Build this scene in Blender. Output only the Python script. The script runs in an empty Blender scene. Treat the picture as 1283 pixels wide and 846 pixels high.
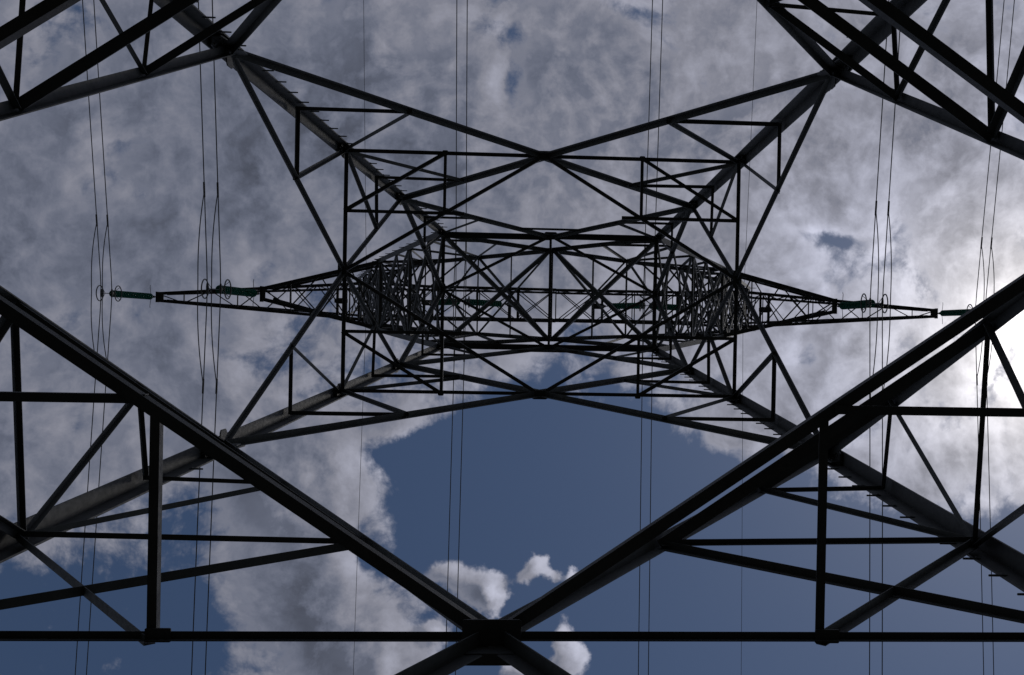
import bpy, bmesh, math, random
from mathutils import Vector, Matrix
random.seed(7)
S = bpy.context.scene
COL = S.collection
Z0 = 1.6                                   # eye height of the photographer above the ground

# ------------------------------------------------------------------ camera
cam_d = bpy.data.cameras.new('camera'); cam = bpy.data.objects.new('camera', cam_d); COL.objects.link(cam)
S.camera = cam
right = Vector((0.998092, -0.01982126, -0.05847637))
down = Vector((0.019408, 0.99978256, -0.00762667))
fwd = Vector((0.05861482, 0.00647721, 0.99825966))
cam.matrix_world = Matrix(((right.x, -down.x, -fwd.x, 0.490), (right.y, -down.y, -fwd.y, 1.0294),
                           (right.z, -down.z, -fwd.z, Z0), (0, 0, 0, 1)))
cam_d.sensor_width = 36; cam_d.lens = 1250 / 1283 * 36
cam_d.shift_x = -140.8 / 1283; cam_d.shift_y = -2.5 / 1283
cam_d.clip_start = 0.05; cam_d.clip_end = 5000

# ------------------------------------------------------------------ sky, sun, exposure
SUN = Vector((0.50, 0.005, 1.0)).normalized()
elev = math.asin(SUN.z); azim = math.atan2(SUN.x, SUN.y)
S.view_settings.view_transform = 'Standard'; S.view_settings.look = 'None'
S.view_settings.exposure = -1.0; S.view_settings.gamma = 1
S.view_settings.use_curve_mapping = False
SKY_STRENGTH = 0.05
CLOUD = 6.6                                # brightness of the cloud layer, in the sky texture's units

world = bpy.data.worlds.new('World'); S.world = world; world.use_nodes = True
nt = world.node_tree; nt.nodes.clear()

class NB:
    """small helper that writes node arithmetic"""
    def __init__(s, tree): s.t = tree
    def _in(s, sock, v):
        if isinstance(v, bpy.types.NodeSocket): s.t.links.new(v, sock)
        else: sock.default_value = v
    def m(s, op, a, b=None, c=None, clamp=False):
        n = s.t.nodes.new('ShaderNodeMath'); n.operation = op; n.use_clamp = clamp
        for i, v in enumerate((a, b, c)):
            if v is not None: s._in(n.inputs[i], v)
        return n.outputs[0]
    def v(s, op, a, b=None, out=0):
        n = s.t.nodes.new('ShaderNodeVectorMath'); n.operation = op
        s._in(n.inputs[0], a)
        if b is not None:
            s._in(n.inputs[3] if op == 'SCALE' else n.inputs[1], b)
        return n.outputs['Value'] if op in ('DOT_PRODUCT', 'LENGTH') else n.outputs[0]
    def noise(s, vec, scale, detail, rough, dist=0.0, lac=2.0, color=False):
        n = s.t.nodes.new('ShaderNodeTexNoise'); n.noise_dimensions = '3D'
        s._in(n.inputs['Vector'], vec)
        for k, val in (('Scale', scale), ('Detail', detail), ('Roughness', rough), ('Lacunarity', lac), ('Distortion', dist)):
            n.inputs[k].default_value = val
        return n.outputs['Color'] if color else n.outputs['Fac']
    def mr(s, x, a, b, c=0.0, d=1.0, smooth=True):
        n = s.t.nodes.new('ShaderNodeMapRange'); n.interpolation_type = 'SMOOTHSTEP' if smooth else 'LINEAR'; n.clamp = True
        s._in(n.inputs[0], x)
        for i, val in enumerate((a, b, c, d)): s._in(n.inputs[i + 1], val)
        return n.outputs[0]
    def mix(s, f, a, b):
        n = s.t.nodes.new('ShaderNodeMix'); n.data_type = 'RGBA'
        s._in(n.inputs[0], f); s._in(n.inputs[6], a); s._in(n.inputs[7], b)
        return n.outputs[2]

# cloud layer: density as a function of the position (x/z, y/z) on a flat layer overhead
# (centre x, centre y, radius x, radius y, weight)
BLOBS = [
    (0.032, 0.158, 0.1857, 0.0751, -1.35), (-0.119, 0.161, 0.0411, 0.0593, -0.75), (-0.146, 0.127, 0.0490, 0.0190, -0.75),
    (-0.192, 0.226, 0.0237, 0.0237, -0.40), (-0.356, 0.285, 0.0316, 0.0553, -0.50), (0.255, 0.273, 0.2370, 0.0869, -1.50),
    (0.422, 0.293, 0.1580, 0.0711, -0.60), (-0.064, 0.108, 0.0948, 0.0316, -0.55), (0.004, 0.333, 0.2370, 0.0474, -0.50),
    (-0.439, 0.299, 0.1343, 0.0672, -0.85), (-0.354, 0.198, 0.0474, 0.0316, -0.40), (-0.499, 0.038, 0.0711, 0.0316, 0.15),
    (-0.310, 0.042, 0.0553, 0.0237, -0.20), (-0.501, -0.060, 0.0553, 0.0316, 0.45), (-0.144, 0.050, 0.0474, 0.0237, -0.30),
    (-0.240, 0.163, 0.0632, 0.0490, 1.10), (-0.323, 0.149, 0.0869, 0.0474, 0.50), (-0.412, 0.072, 0.0869, 0.0355, 0.40),
    (-0.238, 0.295, 0.0672, 0.0695, 1.20), (-0.170, 0.337, 0.0474, 0.0316, 0.90), (-0.279, 0.188, 0.0474, 0.0474, 0.30),
    (-0.067, 0.262, 0.0134, 0.0174, 1.35), (-0.083, 0.271, 0.0237, 0.0158, 1.05), (-0.108, 0.250, 0.0284, 0.0103, 0.85),
    (-0.023, 0.237, 0.0111, 0.0103, 1.10), (-0.033, 0.248, 0.0158, 0.0079, 0.80), (-0.007, 0.248, 0.0111, 0.0063, 0.75),
    (-0.123, 0.302, 0.0103, 0.0087, 1.20), (0.002, 0.314, 0.0134, 0.0237, 1.30), (0.020, 0.331, 0.0174, 0.0174, 1.20),
    (-0.010, 0.340, 0.0316, 0.0126, 0.80), (0.014, 0.246, 0.0071, 0.0079, 0.80), (-0.043, 0.341, 0.0237, 0.0079, 0.70),
    (-0.505, 0.129, 0.0869, 0.0553, 0.35), (-0.151, 0.102, 0.0553, 0.0221, 0.60), (0.181, 0.103, 0.0869, 0.0277, 0.55),
    (0.340, 0.136, 0.1185, 0.0474, 0.50), (0.235, 0.003, 0.2054, 0.0948, 0.35), (-0.054, -0.206, 0.5056, 0.1185, 0.80),
    (-0.240, -0.059, 0.3160, 0.0474, 0.25), (-0.064, -0.239, 0.0126, 0.0221, -0.50), (0.071, -0.313, 0.0395, 0.0158, -0.42),
    (0.268, -0.098, 0.0363, 0.0079, -0.44), (0.235, -0.115, 0.0205, 0.0063, -0.42), (-0.055, -0.278, 0.0474, 0.0198, -0.30),
    (0.243, 0.026, 0.0174, 0.0205, -0.50), (0.143, 0.164, 0.0395, 0.0158, -0.40),
]
grp = bpy.data.node_groups.new('cloud_density', 'ShaderNodeTree')
grp.interface.new_socket('P', in_out='INPUT', socket_type='NodeSocketVector')
grp.interface.new_socket('D', in_out='OUTPUT', socket_type='NodeSocketFloat')
gi = grp.nodes.new('NodeGroupInput'); go = grp.nodes.new('NodeGroupOutput')
g = NB(grp)
P = gi.outputs[0]
warp = g.v('SUBTRACT', g.noise(P, 7.0, 4, 0.55, color=True), (0.5, 0.5, 0.5))
PW = g.v('ADD', P, g.v('SCALE', warp, 0.055))
big = g.m('SUBTRACT', g.noise(PW, 6.5, 9, 0.58), 0.5)
fine = g.m('SUBTRACT', g.noise(PW, 30.0, 8, 0.66), 0.5)
vo = grp.nodes.new('ShaderNodeTexVoronoi'); vo.voronoi_dimensions = '2D'; vo.feature = 'F1'
vo.inputs['Scale'].default_value = 15.0; vo.inputs['Detail'].default_value = 5.0; vo.inputs['Roughness'].default_value = 0.6
grp.links.new(PW, vo.inputs['Vector'])
puff = g.m('SUBTRACT', 0.45, vo.outputs['Distance'])               # rounded heads, as on a cumulus
D = g.m('ADD', g.m('MULTIPLY', big, 2.3), g.m('MULTIPLY', fine, 0.65))
D = g.m('MULTIPLY_ADD', puff, 0.45, D)
D = g.m('ADD', D, 0.62)
warp2 = g.v('SUBTRACT', g.noise(P, 34.0, 5, 0.6, color=True), (0.5, 0.5, 0.5))
PB = g.v('ADD', g.v('ADD', P, g.v('SCALE', warp, 0.03)), g.v('SCALE', warp2, 0.026))
for bx_, by_, rx_, ry_, w_ in BLOBS:
    d = g.v('MULTIPLY', g.v('SUBTRACT', PB, (bx_, by_, 0)), (1 / rx_, 1 / ry_, 0))
    e = g.m('POWER', 2.718, g.m('MULTIPLY', g.v('DOT_PRODUCT', d, d), -1.0))
    D = g.m('MULTIPLY_ADD', e, w_, D)
grp.links.new(D, go.inputs[0])

w = NB(nt)
tc = nt.nodes.new('ShaderNodeTexCoord'); dirv = tc.outputs['Generated']
sep = nt.nodes.new('ShaderNodeSeparateXYZ'); nt.links.new(dirv, sep.inputs[0])
zz = w.m('MAXIMUM', sep.outputs[2], 0.06)
cmb = nt.nodes.new('ShaderNodeCombineXYZ')
nt.links.new(w.m('DIVIDE', sep.outputs[0], zz), cmb.inputs[0]); nt.links.new(w.m('DIVIDE', sep.outputs[1], zz), cmb.inputs[1])
p2 = cmb.outputs[0]
def dens(vec):
    n = nt.nodes.new('ShaderNodeGroup'); n.node_tree = grp; nt.links.new(vec, n.inputs[0]); return n.outputs[0]
D0 = dens(p2)
tosun = w.v('NORMALIZE', w.v('SUBTRACT', (0.50, 0.005, 0.0), p2))
D1 = dens(w.v('ADD', p2, w.v('SCALE', tosun, 0.016)))
cover = w.m('MULTIPLY', w.mr(D0, 0.0, 0.50), w.mr(sep.outputs[2], 0.08, 0.22))
rim = w.m('MAXIMUM', w.m('SUBTRACT', D0, D1), -0.16)                                    # thinner towards the sun = brighter
thick = w.mr(D0, 0.15, 1.15)
mott = w.m('ADD', w.m('MULTIPLY', w.m('SUBTRACT', w.noise(p2, 8.0, 7, 0.56, 0.5), 0.5), 0.75),
           w.m('MULTIPLY', w.m('SUBTRACT', w.noise(p2, 30.0, 6, 0.6, 0.3), 0.5), 0.35))
cosang = w.v('DOT_PRODUCT', dirv, tuple(SUN))
ang = w.m('ARCCOSINE', w.m('MINIMUM', cosang, 1.0))
def gl(width, amp): return w.m('MULTIPLY', w.m('POWER', 2.718, w.m('MULTIPLY', w.m('POWER', w.m('DIVIDE', ang, width), 2.0), -1.0)), amp)
glow = w.m('ADD', w.m('ADD', gl(0.055, 7.0), gl(0.17, 1.7)), gl(0.50, 1.05))
lum = w.m('ADD', w.m('MULTIPLY', rim, 1.25), 1.35)
lum = w.m('MULTIPLY_ADD', mott, w.m('MULTIPLY_ADD', w.m('MINIMUM', glow, 2.0), 0.35, 0.70), lum)
lum = w.m('SUBTRACT', lum, w.m('MULTIPLY', thick, 0.46))
deck = w.mr(w.noise(w.v('ADD', p2, (3.1, 1.7, 0)), 3.4, 3, 0.5), 0.40, 0.66)   # thicker, darker decks of cloud
lum = w.m('SUBTRACT', lum, w.m('MULTIPLY', deck, w.m('MULTIPLY', thick, 0.22)))
lum = w.m('ADD', lum, 0.07)
lum = w.m('MAXIMUM', lum, 0.3)
lum = w.m('MULTIPLY', lum, w.m('ADD', glow, 0.93))
tint = w.mix(w.mr(ang, 0.0, 0.24), (1.03, 0.985, 0.98, 1), w.mix(w.mr(lum, 0.75, 1.6), (0.83, 0.93, 1.27, 1), (0.93, 0.955, 1.16, 1)))
ccol = w.v('SCALE', tint, w.m('MULTIPLY', lum, CLOUD))
sky = nt.nodes.new('ShaderNodeTexSky'); sky.sky_type = 'NISHITA'; sky.sun_disc = False
sky.sun_elevation = elev; sky.sun_rotation = azim
sky.air_density = 1.0; sky.dust_density = 0.3; sky.ozone_density = 1.4
skyc = w.v('MULTIPLY', sky.outputs[0], (1.6, 1.68, 1.80))
bg = nt.nodes.new('ShaderNodeBackground'); bg.inputs[1].default_value = SKY_STRENGTH
nt.links.new(w.mix(cover, skyc, ccol), bg.inputs[0])
wo = nt.nodes.new('ShaderNodeOutputWorld'); nt.links.new(bg.outputs[0], wo.inputs[0])

sun_d = bpy.data.lights.new('sun', 'SUN'); sun_d.energy = 0.5; sun_d.angle = math.radians(8); sun_d.color = (1, 0.95, 0.88)
sun = bpy.data.objects.new('sun', sun_d); COL.objects.link(sun)
sun.rotation_euler = SUN.to_track_quat('Z', 'Y').to_euler(); sun.location = SUN * 80

# ------------------------------------------------------------------ materials
def mat(name):
    m = bpy.data.materials.new(name); m.use_nodes = True
    n = m.node_tree.nodes; return m, NB(m.node_tree), n['Principled BSDF']
def objpos(m):
    t = m.node_tree.nodes.new('ShaderNodeTexCoord'); return t.outputs['Object']
STEEL, b, pb = mat('galvanised_steel')
pos = objpos(STEEL)
n1 = b.noise(pos, 2.2, 6, 0.6); n2 = b.noise(pos, 17.0, 5, 0.65); n3 = b.noise(pos, 0.6, 3, 0.5)
base = b.mix(b.mr(n1, 0.35, 0.68), (0.066, 0.066, 0.066, 1), (0.09, 0.09, 0.09, 1))
base = b.mix(b.mr(n2, 0.52, 0.75, 0, 0.4), base, (0.058, 0.056, 0.053, 1))
base = b.mix(b.mr(n3, 0.60, 0.74, 0, 0.5), base, (0.08, 0.064, 0.052, 1))
b._in(pb.inputs['Base Color'], base); b._in(pb.inputs['Roughness'], b.mr(n2, 0.3, 0.7, 0.6, 0.72)); pb.inputs['Metallic'].default_value = 0.45
bump = STEEL.node_tree.nodes.new('ShaderNodeBump'); bump.inputs['Strength'].default_value = 0.08; bump.inputs['Distance'].default_value = 0.004
STEEL.node_tree.links.new(n2, bump.inputs['Height']); STEEL.node_tree.links.new(bump.outputs[0], pb.inputs['Normal'])
HARD, b, pb = mat('dark_fitting_metal')
b._in(pb.inputs['Base Color'], b.mix(b.noise(objpos(HARD), 20, 4, 0.6), (0.09, 0.09, 0.09, 1), (0.17, 0.165, 0.16, 1)))
pb.inputs['Roughness'].default_value = 0.5; pb.inputs['Metallic'].default_value = 0.6
CABLE, b, pb = mat('weathered_aluminium_cable')
b._in(pb.inputs['Base Color'], b.mix(b.noise(objpos(CABLE), 9, 4, 0.6), (0.07, 0.07, 0.075, 1), (0.13, 0.13, 0.135, 1)))
pb.inputs['Roughness'].default_value = 0.6; pb.inputs['Metallic'].default_value = 0.3
GLASS, b, pb = mat('green_insulator_glass')
nt_ = GLASS.node_tree
tr = nt_.nodes.new('ShaderNodeBsdfTranslucent'); mx = nt_.nodes.new('ShaderNodeMixShader')
gc = b.mix(b.noise(objpos(GLASS), 6, 3, 0.5), (0.035, 0.24, 0.18, 1), (0.055, 0.33, 0.25, 1))
b._in(pb.inputs['Base Color'], gc); pb.inputs['Roughness'].default_value = 0.12
b._in(tr.inputs[0], gc); mx.inputs[0].default_value = 0.55
nt_.links.new(pb.outputs[0], mx.inputs[1]); nt_.links.new(tr.outputs[0], mx.inputs[2])
nt_.links.new(mx.outputs[0], nt_.nodes['Material Output'].inputs[0])
GRASS, b, pb = mat('meadow_ground')
gp = objpos(GRASS)
g1 = b.mix(b.noise(gp, 0.35, 8, 0.65), (0.030, 0.034, 0.022, 1), (0.052, 0.05, 0.038, 1))
b._in(pb.inputs['Base Color'], b.mix(b.mr(b.noise(gp, 9, 6, 0.7), 0.45, 0.7, 0, 0.7), g1, (0.085, 0.075, 0.058, 1))); pb.inputs['Roughness'].default_value = 0.95
CONC, b, pb = mat('footing_concrete')
b._in(pb.inputs['Base Color'], b.mix(b.noise(objpos(CONC), 5, 7, 0.65), (0.25, 0.24, 0.22, 1), (0.38, 0.37, 0.35, 1))); pb.inputs['Roughness'].default_value = 0.9

# ------------------------------------------------------------------ mesh helpers
def link(name, bm, m, parent=None, smooth=False):
    me = bpy.data.meshes.new(name); bm.normal_update(); bm.to_mesh(me); bm.free()
    if smooth:
        for f in me.polygons: f.use_smooth = True
    me.materials.append(m)
    o = bpy.data.objects.new(name, me); COL.objects.link(o)
    if parent: o.parent = parent
    return o
def copy_of(o, parent, mw=None):
    c = o.copy(); COL.objects.link(c); c.parent = parent
    if mw is not None: c.matrix_local = mw
    return c
def empty(name, loc, label, cat, group=None):
    o = bpy.data.objects.new(name, None); COL.objects.link(o); o.location = loc; o.empty_display_size = 0.3
    o['label'] = label; o['category'] = cat
    if group: o['group'] = group
    return o
def sweep(bm, prof, frame0, frame1):
    """extrude a closed 2-D profile from frame0 to frame1; a frame is (origin, axis a, axis b)"""
    n = len(prof)
    v0 = [bm.verts.new(frame0[0] + frame0[1] * x + frame0[2] * y) for x, y in prof]
    v1 = [bm.verts.new(frame1[0] + frame1[1] * x + frame1[2] * y) for x, y in prof]
    for i in range(n): bm.faces.new((v0[i], v0[(i + 1) % n], v1[(i + 1) % n], v1[i]))
    bm.faces.new(v0[::-1]); bm.faces.new(v1)
def angle_prof(w, t): return [(0, 0), (w, 0), (w, t), (t, t), (t, w), (0, w)]
_k = [0]
def angle_bar(bm, p0, p1, wd, n, flip=False, centre=True, off=None):
    """an L-section bar: one flange in the face plane (normal n), the other pointing inwards (-n)"""
    p0 = Vector(p0); p1 = Vector(p1); n = Vector(n); d = (p1 - p0).normalized()
    n = (n - d * n.dot(d)).normalized(); s = d.cross(n)
    if flip: s = -s
    if off is None:
        _k[0] += 1; off = (wd * 0.45 if abs(n.z) < 0.5 else 0) - 0.004 * (_k[0] % 9)
    t = max(0.006, wd * 0.1)
    o = s * (-wd * 0.5 if centre else 0) + n * off
    a, b_ = s, -n
    sweep(bm, angle_prof(wd, t), (p0 + o, a, b_), (p1 + o, a, b_))
def box(bm, c, hx, hy, hz, ax=None):
    ax = ax or (Vector((1, 0, 0)), Vector((0, 1, 0)), Vector((0, 0, 1)))
    vs = [bm.verts.new(Vector(c) + ax[0] * hx * i + ax[1] * hy * j + ax[2] * hz * k) for i in (-1, 1) for j in (-1, 1) for k in (-1, 1)]
    for f in ((0, 1, 3, 2), (4, 6, 7, 5), (0, 4, 5, 1), (2, 3, 7, 6), (0, 2, 6, 4), (1, 5, 7, 3)): bm.faces.new([vs[i] for i in f])
def tube(bm, pts, r, seg=8, closed=False):
    pts = [Vector(p) for p in pts]; rings = []; m_ = len(pts); prev = None
    for i, p in enumerate(pts):
        if closed: d = (pts[(i + 1) % m_] - pts[i - 1]).normalized()
        else: d = (pts[min(i + 1, m_ - 1)] - pts[max(i - 1, 0)]).normalized()
        if prev is None:
            up = Vector((0, 0, 1)) if abs(d.z) < 0.9 else Vector((1, 0, 0))
            a = d.cross(up).normalized()
        else: a = (prev - d * prev.dot(d)).normalized()
        prev = a; b_ = d.cross(a); rr = r[i] if isinstance(r, (list, tuple)) else r
        rings.append([bm.verts.new(p + (a * math.cos(2 * math.pi * k / seg) + b_ * math.sin(2 * math.pi * k / seg)) * rr) for k in range(seg)])
    for i in range(m_ if closed else m_ - 1):
        r0, r1 = rings[i], rings[(i + 1) % m_]
        for k in range(seg): bm.faces.new((r0[k], r0[(k + 1) % seg], r1[(k + 1) % seg], r1[k]))
    if not closed: bm.faces.new(rings[0][::-1]); bm.faces.new(rings[-1])
def lathe(bm, prof, seg=20):
    rings = [[bm.verts.new((r * math.cos(2 * math.pi * k / seg), r * math.sin(2 * math.pi * k / seg), z)) for k in range(seg)] for r, z in prof]
    for a, b_ in zip(rings, rings[1:]):
        for k in range(seg): bm.faces.new((a[k], a[(k + 1) % seg], b_[(k + 1) % seg], b_[k]))
    bm.faces.new(rings[0][::-1]); bm.faces.new(rings[-1])
def V(x, y, h): return Vector((x, y, h + Z0))        # heights below are counted from the eye

# ------------------------------------------------------------------ ground
bm = bmesh.new(); n = 40
grid = {}
for i in range(n + 1):
    for j in range(n + 1):
        u, v = (i / n * 2 - 1), (j / n * 2 - 1)
        x = math.copysign(abs(u) ** 3, u) * 1500; y = math.copysign(abs(v) ** 3, v) * 1500
        rr = math.hypot(x, y)
        grid[i, j] = bm.verts.new((x, y, -0.02 - 0.05 * math.sin(x * .21) * math.cos(y * .17) * min(1, rr / 15)))
for i in range(n):
    for j in range(n): bm.faces.new((grid[i, j], grid[i + 1, j], grid[i + 1, j + 1], grid[i, j + 1]))
gr = link('ground', bm, GRASS, smooth=True); gr['kind'] = 'structure'

# ------------------------------------------------------------------ lattice tower
T = empty('transmission_tower', (0, 0, 0), 'dark steel lattice pylon forking into two arms and a long crossarm, seen from beneath', 'power pylon')
H1, H2, H3, H4, H5, H6 = 7.22, 14.385, 19.794, 24.188, 29.0, 31.53
def half(h):
    if h < H2: return 4.3426 + 0.0649 * (H2 - h), 2.792 + 0.070 * (H2 - h)
    return 5.5656 - 0.085 * h, 3.9391 - 0.07973 * h
def leg(h, i, j): a, b_ = half(h); return V(i * a, j * b_, h)
def mid(h, f):
    a, b_ = half(h); return V(f[0] * a, f[1] * b_, h)
FACES = {'N': (0, -1), 'S': (0, 1), 'W': (-1, 0), 'E': (1, 0)}
def corners(f): return [(i, f[1]) for i in (-1, 1)] if f[1] else [(f[0], j) for j in (-1, 1)]
def norm(f): return Vector((f[0], f[1], 0))
UP = Vector((0, 0, 1)); DN = Vector((0, 0, -1))
def member(name, p0, p1, wd, n, flip=False, parent=T):
    bm = bmesh.new(); angle_bar(bm, p0, p1, wd, n, flip); return link(name, bm, STEEL, parent)
def bolts_on(bm, c, n, s, d, nx, ny, px, py, r=0.019):
    for a in range(nx):
        for b_ in range(ny):
            q = c + s * ((a - (nx - 1) / 2) * px) + d * ((b_ - (ny - 1) / 2) * py)
            tube(bm, [q - n * 0.004, q + n * 0.022], r, 6)
def plate(c, n, s, hs, hd, t=0.014, cut=0.3, off=0.03, bolt=None, name='gusset_plate', parent=T):
    """a flat plate with clipped corners, centred at c, in the plane with normal n"""
    n = Vector(n).normalized(); s = Vector(s); s = (s - n * s.dot(n)).normalized(); d = n.cross(s)
    bm = bmesh.new(); k = cut
    prof = [(-hs, -hd * (1 - k)), (-hs * (1 - k), -hd), (hs * (1 - k), -hd), (hs, -hd * (1 - k)), (hs, hd * (1 - k)), (hs * (1 - k), hd), (-hs * (1 - k), hd), (-hs, hd * (1 - k))]
    o = Vector(c) + n * off
    sweep(bm, prof, (o, s, d), (o + n * t, s, d))
    p = link(name, bm, STEEL, parent)
    if bolt:
        bm = bmesh.new(); nx, ny, px, py = bolt
        bolts_on(bm, o, -n, s, d, nx, ny, px, py); b2 = link('bolt_group', bm, HARD, p); b2['kind'] = 'stuff'
    return p
def lerp(a, b_, t): return a + (b_ - a) * t

# legs: angle sections with the heel outwards, kinked at the first heavy joint
LW = 0.225
LEGS = {}
for i in (-1, 1):
    for j in (-1, 1):
        bm = bmesh.new()
        hs = [-1.75, H2, H5 + 0.12]
        wds = [LW, LW * 0.95, LW * 0.72]
        rings = []
        for h, wd in zip(hs, wds):
            c = leg(h, i, j) + Vector((i * wd * 0.5, j * wd * 0.5, 0)); t = 0.022
            pr = angle_prof(wd, t)
            rings.append([bm.verts.new(c + Vector((-i * x, -j * y, 0))) for x, y in pr])
        for r0, r1 in zip(rings, rings[1:]):
            for k in range(6): bm.faces.new((r0[k], r0[(k + 1) % 6], r1[(k + 1) % 6], r1[k]))
        bm.faces.new(rings[0][::-1]); bm.faces.new(rings[-1])
        bmesh.ops.recalc_face_normals(bm, faces=bm.faces)
        L = link('leg', bm, STEEL, T); LEGS[i, j] = L
        # bolted splice at the heavy joint
        c = leg(H2, i, j); d = (leg(H3, i, j) - leg(H1, i, j)).normalized()
        plate(c + d * 0.1, norm((0, j)), d, 0.55, 0.10, 0.02, 0.08, 0.065, (9, 2, 0.115, 0.10))
        plate(c + d * 0.1, norm((i, 0)), d, 0.55, 0.10, 0.02, 0.08, 0.065, (9, 2, 0.115, 0.10))
        plate(c + Vector((-i * 0.10, 0, 0.06)), norm((0, j)), (1, 0, 0), 0.13, 0.13, 0.016, 0.3, -0.02)
        plate(c + Vector((0, -j * 0.10, 0.06)), norm((i, 0)), (0, 1, 0), 0.13, 0.13, 0.016, 0.3, -0.02)
        bm = bmesh.new(); a, b_ = half(-1.6)
        lathe(bm, [(0.62, -0.3), (0.62, 0.12), (0.55, 0.2)], 24)
        f_ = link('concrete_footing', bm, CONC, T); f_.location = (i * a, j * b_, 0)

# step bolts
bm = bmesh.new(); tube(bm, [(0, 0, 0), (0.17, 0, 0.0), (0.175, 0, 0)], [0.013, 0.011, 0.008], 6); tube(bm, [(0.02, 0, 0), (0.045, 0, 0)], 0.022, 6)
STEP = bpy.data.meshes.new('step_bolt'); bm.to_mesh(STEP); bm.free(); STEP.materials.append(STEEL)
def steps(parent, f, h0, h1, dh, dirx, wfun):
    h = h0
    while h < h1:
        o = bpy.data.objects.new('step_bolt', STEP); COL.objects.link(o); o.parent = parent
        o.location = f(h) + wfun(h); o.rotation_euler = (0, 0, 0 if dirx > 0 else math.pi); h += dh
steps(LEGS[-1, -1], lambda h: leg(h, -1, -1), 8.2, 28.6, 0.52, 1, lambda h: Vector((0.06, -0.085, 0)))
steps(LEGS[1, 1], lambda h: leg(h, 1, 1), 8.0, 28.6, 0.52, -1, lambda h: Vector((-0.06, 0.085, 0)))
steps(LEGS[1, -1], lambda h: leg(h, 1, -1), 13.25, 13.4, 1, -1, lambda h: Vector((-0.06, -0.085, 0)))
steps(LEGS[-1, 1], lambda h: leg(h, -1, 1), 13.25, 13.4, 1, 1, lambda h: Vector((0.06, 0.085, 0)))

# body panels
for fn, f in FACES.items():
    nn = norm(f); m1, m3, m5 = mid(H1, f), mid(H3, f), mid(H5, f)
    along = Vector((1, 0, 0)) if f[1] else Vector((0, 1, 0))
    for (i, j) in corners(f):
        l1, l2, l3, l4, l5 = [leg(h, i, j) for h in (H1, H2, H3, H4, H5)]
        sgn = (i if f[1] else j); fl = (sgn * (f[0] + f[1]) > 0) != bool(f[1])
        # panel 0: foot to first mid node
        member('main_brace', leg(-1.3, i, j), m1, 0.12, nn, fl)
        # panel 1
        k1, k2 = lerp(m1, l2, 1 / 3), lerp(m1, l2, 2 / 3)
        hb, hc = leg(lerp(Vector((H1, 0, 0)), Vector((H2, 0, 0)), 0.3585).x, i, j), leg(H1 + (H2 - H1) * 0.694, i, j)
        hs = lerp(l1, m1, 0.5)
        member('main_brace', m1, l2, 0.125, nn, not fl)
        member('horizontal_beam', l1, m1, 0.056, nn, fl)
        member('redundant_brace', hb, k1, 0.054, nn); member('redundant_brace', hc, k2, 0.05, nn)
        member('redundant_brace', hb, hs, 0.078, nn); member('redundant_brace', l1, k1, 0.08, nn); member('redundant_brace', hb, k2, 0.06, nn)
        plate(hs - nn * 0.03 + along * 0.05, DN, along, 0.09, 0.05, 0.012, 0.1, -0.02)
        # panel 2
        q = lerp(l2, m3, 0.5); hp = leg((H2 + H3) / 2, i, j)
        member('main_brace', l2, m3, 0.105 if f[1] else 0.070, nn, fl)
        member('horizontal_beam', l3, m3, 0.066, nn, fl)
        member('redundant_brace', q, hp, 0.065, nn); member('redundant_brace', q, l3, 0.07, nn)
        # panel 3
        q = lerp(m3, l4, 0.52); hp = leg((H3 + H4) / 2, i, j)
        member('main_brace', m3, l4, 0.115 if f[1] else 0.07, nn, not fl)
        member('redundant_brace', q, hp, 0.065, nn); member('redundant_brace', q, l3, 0.07, nn)
        # panel 4
        q = lerp(l4, m5, 0.5); hp = leg((H4 + H5) / 2, i, j)
        member('main_brace', l4, m5, 0.11 if f[1] else 0.10, nn, fl)
        member('horizontal_beam', l5, m5, 0.165 if f[1] else 0.09, nn, fl)
        member('redundant_brace', q, hp, 0.06, nn); member('redundant_brace', q, l5, 0.06, nn)
        plate(l3, nn, (0, 0, 1), 0.20, 0.16, 0.012, 0.4, 0.02)
        plate(l4, nn, (0, 0, 1), 0.22, 0.17, 0.012, 0.4, 0.02)
        plate(l5, nn, (0, 0, 1), 0.22, 0.17, 0.012, 0.4, 0.02)
    if f[1]:
        a_, b_ = [lerp(leg(H4, i, f[1]), m5, 0.76) for i in (-1, 1)]
        member('redundant_brace', a_, b_, 0.055, nn)
    plate(m1 + nn * .005, DN, along, 0.21, 0.165, 0.016, 0.06, 0.02, (4, 3, 0.115, 0.10))
    plate(m1, nn, along, 0.2, 0.2, 0.016, 0.2, 0.03)
    plate(m3, DN, along, 0.17, 0.09, 0.014, 0.3, 0.03); plate(m3, nn, along, 0.2, 0.07, 0.014, 0.3, 0.03)
    plate(m5, DN, along, 0.18, 0.11, 0.014, 0.2, 0.03); plate(m5, nn, along, 0.18, 0.08, 0.014, 0.35, 0.03)
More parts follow.
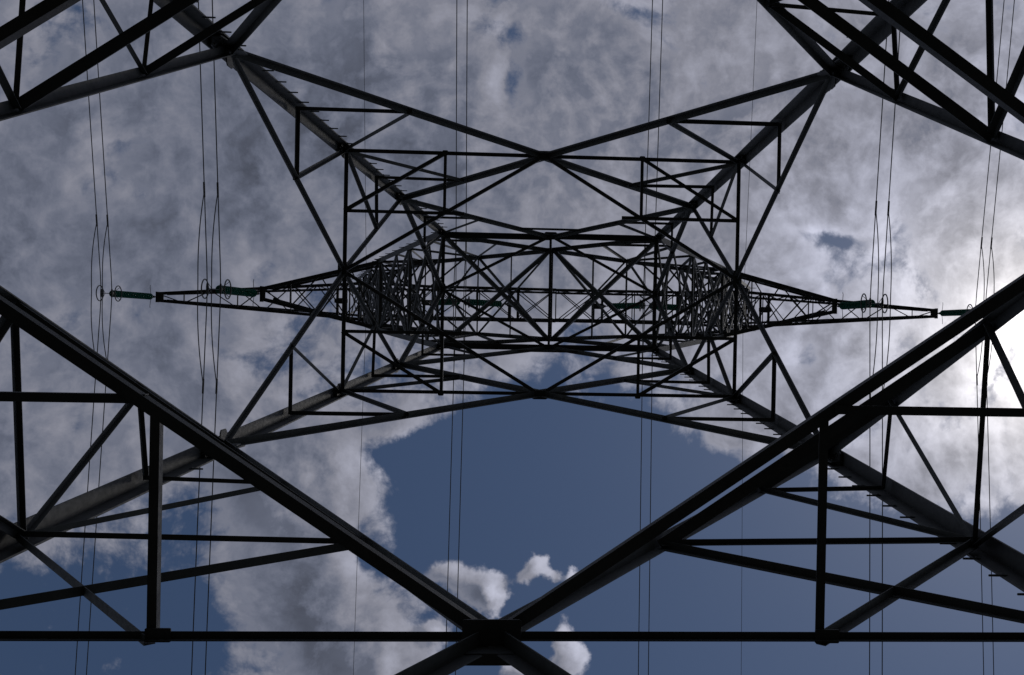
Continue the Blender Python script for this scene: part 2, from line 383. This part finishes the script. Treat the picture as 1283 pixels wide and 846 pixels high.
# plan bracing (horizontal frames)
for i in (-1, 1):
    for j in (-1, 1):
        for h, wd in ((H1, 0.088), (H3, 0.068), (H5, 0.08)):
            e_ = Vector((-0.09, 0, 0)) if h == H1 and i < 0 else Vector((0, 0, 0))
            member('diaphragm_brace', mid(h, (i, 0)) + e_, mid(h, (0, j)), wd, DN, (i * j > 0))
        for h, wd in ((H1, 0.068), (H3, 0.06)):
            dg = lerp(mid(h, (i, 0)), mid(h, (0, j)), 0.5)
            hs = lerp(leg(h, i, j), mid(h, (0, j)), 0.5); hw = lerp(leg(h, i, j), mid(h, (i, 0)), 0.5)
            member('plan_strut', dg, hs, wd, DN); sh = Vector((0, -j * 0.055 if h == H1 else 0, 0)); member('plan_strut', hw + sh, lerp(hw, dg, 1.2 if h == H3 else 0.97) + sh, 0.066, DN)
            if h == H3: member('plan_strut', hs, hw, 0.07, DN)
            if h == H3: plate(hs, DN, (1, 0, 0), 0.055, 0.05, 0.012, 0.3, 0.0)
        mS, mW, l2 = mid(H1, (0, j)), mid(H1, (i, 0)), leg(H2, i, j)
        member('hip_brace', lerp(mS, l2, 1 / 3), lerp(mW, l2, 1 / 3), 0.12, DN, i * j > 0)
        member('hip_brace', lerp(mS, l2, 2 / 3), lerp(mW, l2, 2 / 3), 0.095, DN, i * j > 0)

# ------------------------------------------------------------------ fork arms above the waist
def yb_(x): return 0.735 + 0.12 * max(0, (min(x, 8.6) - 5) / 3.5)
HB, HT = 46.3, 47.9                                     # crossarm beam, underside and top
KN = Vector((6.14, 1.23, 36.0)); O_T = Vector((9.0, 0.98, HB)); I_T = Vector((8.8, 0.99, HB)); IK = Vector((4.55, 1.23, 36.0))
ow = Vector((half(H5)[0], half(H5)[1], H5)); ic = Vector((0, half(H6)[1], H6))
ON = [lerp(ow, KN, t) for t in (0, .2, .49, .7, 1)] + [lerp(KN, O_T, t) for t in (.2, .42, .66, 1)]
IN = [lerp(ic, IK, t) for t in (0, .55, 1)] + [lerp(IK, I_T, t) for t in (.25, .58, 1)]
def M(q, s, j): return V(q.x * s, q.y * j, q.z)
for s in (-1, 1):
    for j in (-1, 1):
        nn = Vector((0, j, 0))
        # outer leg with a knee, heel outwards
        bm = bmesh.new(); rings = []
        for q, wd in ((ON[0], 0.17), (KN, 0.16), (O_T, 0.14), (Vector((9.05, 0.68, HT)), 0.12)):
            c = M(q, s, j) + Vector((s * wd * .5, j * wd * .5, 0))
            rings.append([bm.verts.new(c + Vector((-s * x, -j * y, 0))) for x, y in angle_prof(wd, 0.016)])
        for r0, r1 in zip(rings, rings[1:]):
            for k in range(6): bm.faces.new((r0[k], r0[(k + 1) % 6], r1[(k + 1) % 6], r1[k]))
        bm.faces.new(rings[0][::-1]); bm.faces.new(rings[-1]); bmesh.ops.recalc_face_normals(bm, faces=bm.faces)
        FL = link('fork_leg', bm, STEEL, T)
        if (s, j) == (-1, -1):
            steps(FL, lambda h: M(lerp(ow, KN, (h - H5) / (KN.z - H5)) if h < KN.z else lerp(KN, O_T, (h - KN.z) / (HB - KN.z)), -1, -1), 29.4, 46, 0.85, -1, lambda h: Vector((-0.05, -0.07, 0)))
        member('fork_leg', M(IN[0], s, j), M(IN[2], s, j), 0.125, nn, s * j > 0); member('fork_leg', M(IN[2], s, j), M(IN[5], s, j), 0.115, nn, s * j > 0)
        member('main_brace', M(ON[0], s, j), M(IN[0], s, j), 0.12, nn, s * j < 0)
        sp = lerp(ON[0], IN[0], 0.5)
        pairs = [(sp, ON[1]), (lerp(ON[0], IN[0], .3), lerp(ON[0], ON[1], .4)), (sp, IN[1]), (IN[1], ON[1]), (IN[1], ON[2]), (IN[2], ON[2]), (IN[2], ON[3]), (IN[2], ON[4]), (IN[3], ON[4]),
                 (IN[3], ON[5]), (IN[4], ON[5]), (IN[4], ON[6]), (IN[4], ON[7]), (IN[5], ON[7])]
        for a, c in pairs: member('fork_face_lacing', M(a, s, j), M(c, s, j), 0.072, nn)
        plate(M(IN[0], s, j) + Vector((0, 0, 0)), nn, (1, 0, 0), 0.16, 0.14, 0.012, 0.3, 0.03)
        plate(M(KN, s, j), nn, (0, 0, 1), 0.3, 0.18, 0.012, 0.4, 0.02)
        plate(M(O_T, s, j), nn, (1, 0, 0), 0.35, 0.22, 0.012, 0.4, 0.02)
    so = Vector((s, 0, -0.45)).normalized(); si = Vector((-s * 0.5, 0, -1)).normalized()
    OX = [(0, 1), (1, 2), (2, 3), (2, 4), (3, 5), (4, 6), (5, 7), (6, 8), (3, 4), (4, 5), (7, 8)]
    for k, k2 in OX:
        for j in (-1, 1): member('fork_cross_lacing', M(ON[k], s, j), M(ON[k2], s, -j), 0.068, so)
    for k in (2, 4, 8): member('fork_cross_strut', M(ON[k], s, -1), M(ON[k], s, 1), 0.11 if k == 4 else 0.085, so)
    for k in range(5):
        for j in (-1, 1): member('fork_cross_lacing', M(IN[k], s, j), M(IN[k + 1], s, -j), 0.068, si)
    for k, (t0, t1) in enumerate(((.02, .3), (.2, .5), (.42, .72), (.62, .9), (.8, 1))):
        for j in (-1, 1): member('fork_cross_lacing', M(lerp(IK, I_T, t0), s, j), M(lerp(IK, I_T, t1), s, -j), 0.06, si)
    for k in (1, 2, 4): member('fork_cross_strut', M(IN[k], s, -1), M(IN[k], s, 1), 0.05, si)
    for k in range(4, 8):                                    # spatial bracing inside the head of the fork
        for t in ((0.25, 0.75) if k < 6 else (0.4,)):
            a, c = lerp(ON[k], ON[k + 1], t), lerp(IN[k - 3], IN[k - 2], t)
            for j in (-1, 1):
                member('fork_inner_strut', M(a, s, j), M(c, s, -j), 0.062, DN)
                if t < .5: member('fork_inner_strut', M(ON[k], s, j), M(c, s, j), 0.07, (0, j, 0))
            if t > .3: member('fork_inner_strut', M(c, s, -1), M(c, s, 1), 0.06, si)
    for k, x in enumerate((6.55, 7.6, 8.9)):        # cross frames of the crossarm over the fork head
        yy = yb_(x)
        for j in (-1, 1): member('head_frame', V(s * x, j * yy, 46.3), V(s * (x + .25 * k - .2), -j * .66, 47.9), 0.062, (s, 0, 0))
        member('head_frame', V(s * x, -yy, 46.32), V(s * x, yy, 46.32), 0.075, DN)
    a = lerp(IN[0], IN[1], 0.53); member('fork_cross_strut', M(a, s, -1), M(a, s, 1), 0.045, si)
    for j in (-1, 1): member('plan_strut', M(ON[0], s, j) , M(IN[0], s, -j) - Vector((0, 0, 0.06)), 0.115, si, s * j > 0)
member('plan_strut', M(IN[0], 1, -1), M(IN[0], 1, 1), 0.095, DN)
member('plan_strut', mid(H5, (0, -1)), mid(H5, (0, 1)), 0.07, DN)

# ------------------------------------------------------------------ crossarm beam
XN = [0, 1.78, 3.65, 5.6, 7.05, 8.5]
def yb(x): return 0.735 + 0.12 * max(0, (abs(x) - 5) / 3.5)
for j in (-1, 1):
    nn = Vector((0, j, 0))
    for s in (-1, 1):
        member('beam_chord', V(0, j * yb(0), HB), V(s * 5.6, j * yb(5.6), HB), 0.125, nn, s * j > 0)
        member('beam_chord', V(s * 5.62, j * yb(5.6), HB), V(s * 8.6, j * yb(8.6), HB), 0.125, nn, s * j > 0)
        member('beam_chord', V(0, j * 0.66, HT), V(s * 8.6, j * 0.66, HT), 0.10, nn, s * j > 0)
        for a, c in zip(XN, XN[1:]):
            m_ = (a + c) / 2
            member('beam_side_lacing', V(s * a, j * yb(a), HB), V(s * m_, j * .66, HT), 0.05, nn)
            member('beam_side_lacing', V(s * m_, j * .66, HT), V(s * c, j * yb(c), HB), 0.05, nn)
for s in (-1, 1):
    for a, c in zip(XN, XN[1:]):
        for j in (-1, 1):
            member('beam_lacing', V(s * a, j * yb(a), HB), V(s * c, -j * yb(c), HB), 0.045, DN)
            member('beam_lacing', V(s * (a + .25), j * .66, HT), V(s * (c + .15), -j * .66, HT), 0.045, DN)
    for x in XN[1:]: member('beam_strut', V(s * x, -.66, HT), V(s * x, .66, HT), 0.05, DN)
    for x in (XN[2],): member('beam_strut', V(s * x, -yb(x), HB), V(s * x, yb(x), HB), 0.05, DN)
    for x in (1.95, 5.85, 9.77):
        yy = yb(x) if x < 8.6 else 0.76
        for dx in (-.2, .2): member('hanger_strut', V(s * (x + dx), -yy, HB + .01), V(s * (x + dx), yy, HB + .01), 0.11, DN, dx * s > 0)
        p = plate(V(s * x, 0.0, HB), DN, (1, 0, 0), 0.30, 0.13, 0.03, 0.4, 0.10, name='hanger_plate')
member('beam_strut', V(0, -yb(0), HB), V(0, yb(0), HB), 0.05, DN)

# ------------------------------------------------------------------ crossarms (upper long pair and lower short pair)
def arm(s, rootb, roott, tip, tipy, ns, wd, lw, pl):
    """rootb / roott: (x, y half, h) of lower and upper chord roots; tip: (x, h)"""
    tb = Vector((tip[0], tipy, tip[1])); tt = Vector((tip[0] - .35, tipy, tip[1] + 0.22))
    rb, rt = Vector(rootb), Vector(roott)
    for j in (-1, 1):
        nn = Vector((0, j, 0))
        member('crossarm_chord', M(rb, s, j), M(tb, s, j), wd, nn, s * j > 0)
        member('crossarm_chord', M(rt, s, j), M(tt, s, j), wd * 0.8, nn, s * j > 0)
        for k in range(ns):
            a = lerp(rb, tb, k / ns); c = lerp(rt, tt, (k + .5) / ns); d = lerp(rb, tb, (k + 1) / ns)
            member('crossarm_side_lacing', M(a, s, j), M(c, s, j), lw, nn)
            if k < ns - 1: member('crossarm_side_lacing', M(c, s, j), M(d, s, j), lw, nn)
    for k in range(ns):
        a, c = lerp(rb, tb, k / ns), lerp(rb, tb, (k + 1) / ns)
        j0 = 1 if k % 2 else -1
        member('crossarm_lacing', M(a, s, j0), M(c, s, -j0), lw, DN)
        if k < ns * 0.62: member('crossarm_lacing', M(a, s, -j0), M(c, s, j0), lw, DN)
        if k % 2 == 1: member('crossarm_strut', M(a, s, -1), M(a, s, 1), lw, DN)
    # end plate with hanger holes
    plate(V(s * (tip[0] - pl), 0, tip[1]), DN, (1, 0, 0), pl, tipy + 0.06, 0.03, 0.08, 0.03, name='hanger_plate')
    bm = bmesh.new(); box(bm, V(s * tip[0], 0, tip[1] + 0.08), 0.03, tipy + 0.08, 0.14); link('end_plate', bm, STEEL, T)
for s in (-1, 1):
    arm(s, (8.5, .86, HB), (9.0, .66, HT), (17.95, HB - 0.15), 0.16, 8, 0.135, 0.045, 0.16)
    arm(s, (KN.x, KN.y, KN.z), (ON[5].x, ON[5].y, ON[5].z), (10.75, 37.5), 0.21, 4, 0.125, 0.045, 0.085)
    # earth-wire peak
    for j in (-1, 1):
        for bx_, by_, bh in ((7.6, .66, HT), (9.7, .60, HT - .25)):
            member('peak_leg', V(s * bx_, j * by_, bh), V(s * 9.75, j * .06, 52.1), 0.075, (0, j, 0))
        for k in range(3):
            t0, t1 = k / 4 + .1, (k + 1) / 4 + .1
            a = lerp(Vector((7.6, .66, HT)), Vector((9.75, .06, 52.1)), t0); c = lerp(Vector((9.7, .6, HT - .25)), Vector((9.75, .06, 52.1)), t1)
            member('peak_lacing', M(a, s, j), M(c, s, j), 0.045, (0, j, 0))
            a2 = lerp(Vector((9.7, .6, HT - .25)), Vector((9.75, .06, 52.1)), t0)
            member('peak_lacing', M(a2, s, j), M(c, s, -j), 0.045, (s, 0, 0))

# ------------------------------------------------------------------ insulators
def mesh_of(name, build, m, smooth=True):
    bm = bmesh.new(); build(bm); me = bpy.data.meshes.new(name); bm.normal_update(); bm.to_mesh(me); bm.free()
    if smooth:
        for f in me.polygons: f.use_smooth = True
    me.materials.append(m); return me
DISC = mesh_of('glass_disc', lambda bm: lathe(bm, [(0.03, 0.05), (0.075, 0.045), (0.12, 0.022), (0.142, -0.01), (0.142, -0.028), (0.128, -0.030), (0.118, -0.008), (0.105, -0.034), (0.092, -0.008), (0.076, -0.036), (0.062, -0.01), (0.03, -0.015)], 22), GLASS)
CAP = mesh_of('metal_cap', lambda bm: lathe(bm, [(0.02, 0.11), (0.042, 0.10), (0.052, 0.06), (0.058, 0.046), (0.02, 0.04), (0.014, -0.06)], 12), HARD)
PITCH = 0.165
def part(me, name, parent, mw):
    o = bpy.data.objects.new(name, me); COL.objects.link(o); o.parent = parent; o.matrix_local = mw; return o
def string_parts(root, p0, p1, nd):
    """nd cap-and-pin discs ending near p1; p0 and p1 are local to root"""
    d = (p1 - p0).normalized(); rot = (-d).to_track_quat('Z', 'Y').to_matrix().to_4x4()
    Lr = (p1 - p0).length; st = Lr - nd * PITCH
    bm = bmesh.new(); tube(bm, [p0, p0 + d * st * .45], 0.035, 8); tube(bm, [p0 + d * st * .4, p0 + d * st], 0.022, 8)
    box(bm, p0 + d * st * .45, .05, .05, .05); link('shackle', bm, HARD, root)
    for k in range(nd):
        mw = Matrix.Translation(p0 + d * (st + (k + .5) * PITCH)) @ rot
        o = part(DISC, 'glass_disc', root, mw); part(CAP, 'metal_cap', o, Matrix.Identity(4))
def horn(root, p, s):
    bm = bmesh.new()
    for j in (-1, 1):
        tube(bm, [p + Vector((0, j * 0.04, 0)), p + Vector((s * .03, j * .25, -.01)), p + Vector((s * .02, j * .42, -.08)), p + Vector((-s * .02, j * .5, -.16))], 0.011, 6)
    link('arcing_horn', bm, HARD, root)
def rings_and_yoke(root, c, sep_, hang, ring_off, ring_r):
    """twin-bundle yoke under local point c: two suspension clamps and two vertical guard rings"""
    bm = bmesh.new()
    sweep(bm, [(-sep_ - .06, -hang + .1), (sep_ + .06, -hang + .1), (sep_ + .04, -hang + .18), (.06, .02), (-.06, .02), (-sep_ - .04, -hang + .18)],
          (c + Vector((0, -.012, 0)), Vector((1, 0, 0)), UP), (c + Vector((0, .012, 0)), Vector((1, 0, 0)), UP))
    link('yoke_plate', bm, HARD, root)
    for e in (-1, 1):
        bm = bmesh.new(); q = c + Vector((e * sep_, 0, -hang))
        tube(bm, [q + Vector((0, -.17, -.012)), q + Vector((0, -.08, 0)), q + Vector((0, .08, 0)), q + Vector((0, .17, -.012))], [.028, .042, .042, .028], 8)
        box(bm, q + Vector((0, 0, .07)), .018, .03, .07); link('suspension_clamp', bm, HARD, root)
        bm = bmesh.new(); rc = c + Vector((e * ring_off, 0, -hang * .55))
        tube(bm, [rc + Vector((0, math.cos(a * math.pi / 16) * ring_r, math.sin(a * math.pi / 16) * ring_r)) for a in range(32)], 0.022, 8, True)
        for j in (-1, 1): tube(bm, [c + Vector((e * sep_ * .6, 0, -hang + .17)), rc + Vector((0, j * ring_r * .82, ring_r * .55))], 0.010, 6)
        link('guard_ring', bm, HARD, root)

SEP = 0.21
WIRES = []                                              # (x, z at the clamp, label words)
SIDE = {-1: 'left', 1: 'right'}
def suspension(s, x, h_top, h_bot, nd, label):
    r = empty('insulator_string', V(s * x, 0, h_top), label, 'insulator', 'suspension insulator strings under the crossarm')
    p1 = Vector((0, 0, h_bot - h_top))
    string_parts(r, Vector((0, 0, 0)), p1, nd); horn(r, Vector((0, 0, -(h_top - h_bot - nd * PITCH) + .05)), s)
    rings_and_yoke(r, p1, SEP, 0.48, 0.36, 0.31)
    return h_bot - 0.48
suspension(-1, 17.97, 46.0, 41.75, 23, 'green glass insulator string hanging from the outer tip of the arm away from the glare')
suspension(1, 17.97, 46.0, 41.75, 23, 'green glass insulator string hanging from the crossarm tip nearest the sun glare')
suspension(-1, 10.80, 37.4, 33.2, 22, 'green glass insulator string under the short arm bracket halfway along the left arm')
suspension(1, 10.80, 37.4, 33.2, 22, 'green glass insulator string under the short arm bracket halfway along the right arm')
VX, VT, VB = 4.0, HB - .15, 43.15
for s in (-1, 1):
    r = empty('v_string_insulator', V(s * VX, 0, VT), 'V of two green glass insulator strings inside the tower window, %s of its centre line' % SIDE[s], 'insulator', 'V insulator strings inside the tower window')
    for e in (-1, 1):
        string_parts(r, Vector((e * 1.95, 0, 0)), Vector((e * .16, 0, VB - VT)), 16)
    rings_and_yoke(r, Vector((0, 0, VB - VT)), SEP, 0.32, 0.33, 0.24)

# ------------------------------------------------------------------ conductors
SL, CV = 0.142, 0.0006
YS = [-95, -70, -50, -35, -24, -16, -11, -7, -4, -2, -.8, 0, .8, 2, 4, 7, 11, 16, 24, 35, 50, 70, 95]
def sag(y, sn=SL, ss=SL): return -(ss if y > 0 else sn) * (math.sqrt(y * y + .09) - .3) + CV * y * y
def cable(x, h, r, label, name='conductor_cable', group='twin conductor cables', skew=0.0, damper=True, sl=(0.15, 0.10)):
    bm = bmesh.new(); tube(bm, [V(x + skew * y, y, h + sag(y, *sl)) for y in YS], r, 8)
    o = link(name, bm, CABLE); o['label'] = label; o['category'] = 'cable'; o['group'] = group
    if damper:
        bm = bmesh.new(); L_ = damper; pts = []
        for k in range(25):
            y = -L_ + 2 * L_ * k / 24; t = y / L_
            pts.append(V(x + skew * y, y, h + sag(y, *sl) - 0.04 - 0.78 * (1 - t * t) ** 1.0))
        tube(bm, pts, r * 0.95, 8); link('festoon_damper', bm, CABLE, o)
        for e in (-1, 1):
            bm = bmesh.new(); tube(bm, [V(x + skew * y, y, h + sag(y, *sl) - .015) for y in (e * (L_ - .12), e * (L_ + .0), e * (L_ + .35))], r * 1.9, 8)
            link('damper_clamp', bm, HARD, o)
    return o
for s in (-1, 1):
    sd = SIDE[s]
    for e, w_ in ((1, 'outer'), (-1, 'inner')):
        cable(s * 17.97 + e * s * SEP, 41.27, 0.0185, '%s cable of the pair on the %smost insulator, past the arm tip' % (w_, sd), damper=2.75, sl=(0.185, 0.122))
        cable(s * 10.80 + e * s * SEP, 32.72, 0.0175, '%s cable of the pair below the %s short arm, crossing in front of the arm' % (w_, sd), damper=3.0, sl=(0.145, 0.075))
        cable(s * VX + e * s * SEP, VB - .32, 0.0185, '%s cable of the pair through the tower window, on the %s V insulator' % (w_, sd), damper=2.2)
    cable(s * 9.75, 51.9, 0.011, 'thin single earth wire over the %s fork arm, running off the tower peak' % sd, 'earth_wire', 'thin earth wires', damper=False)
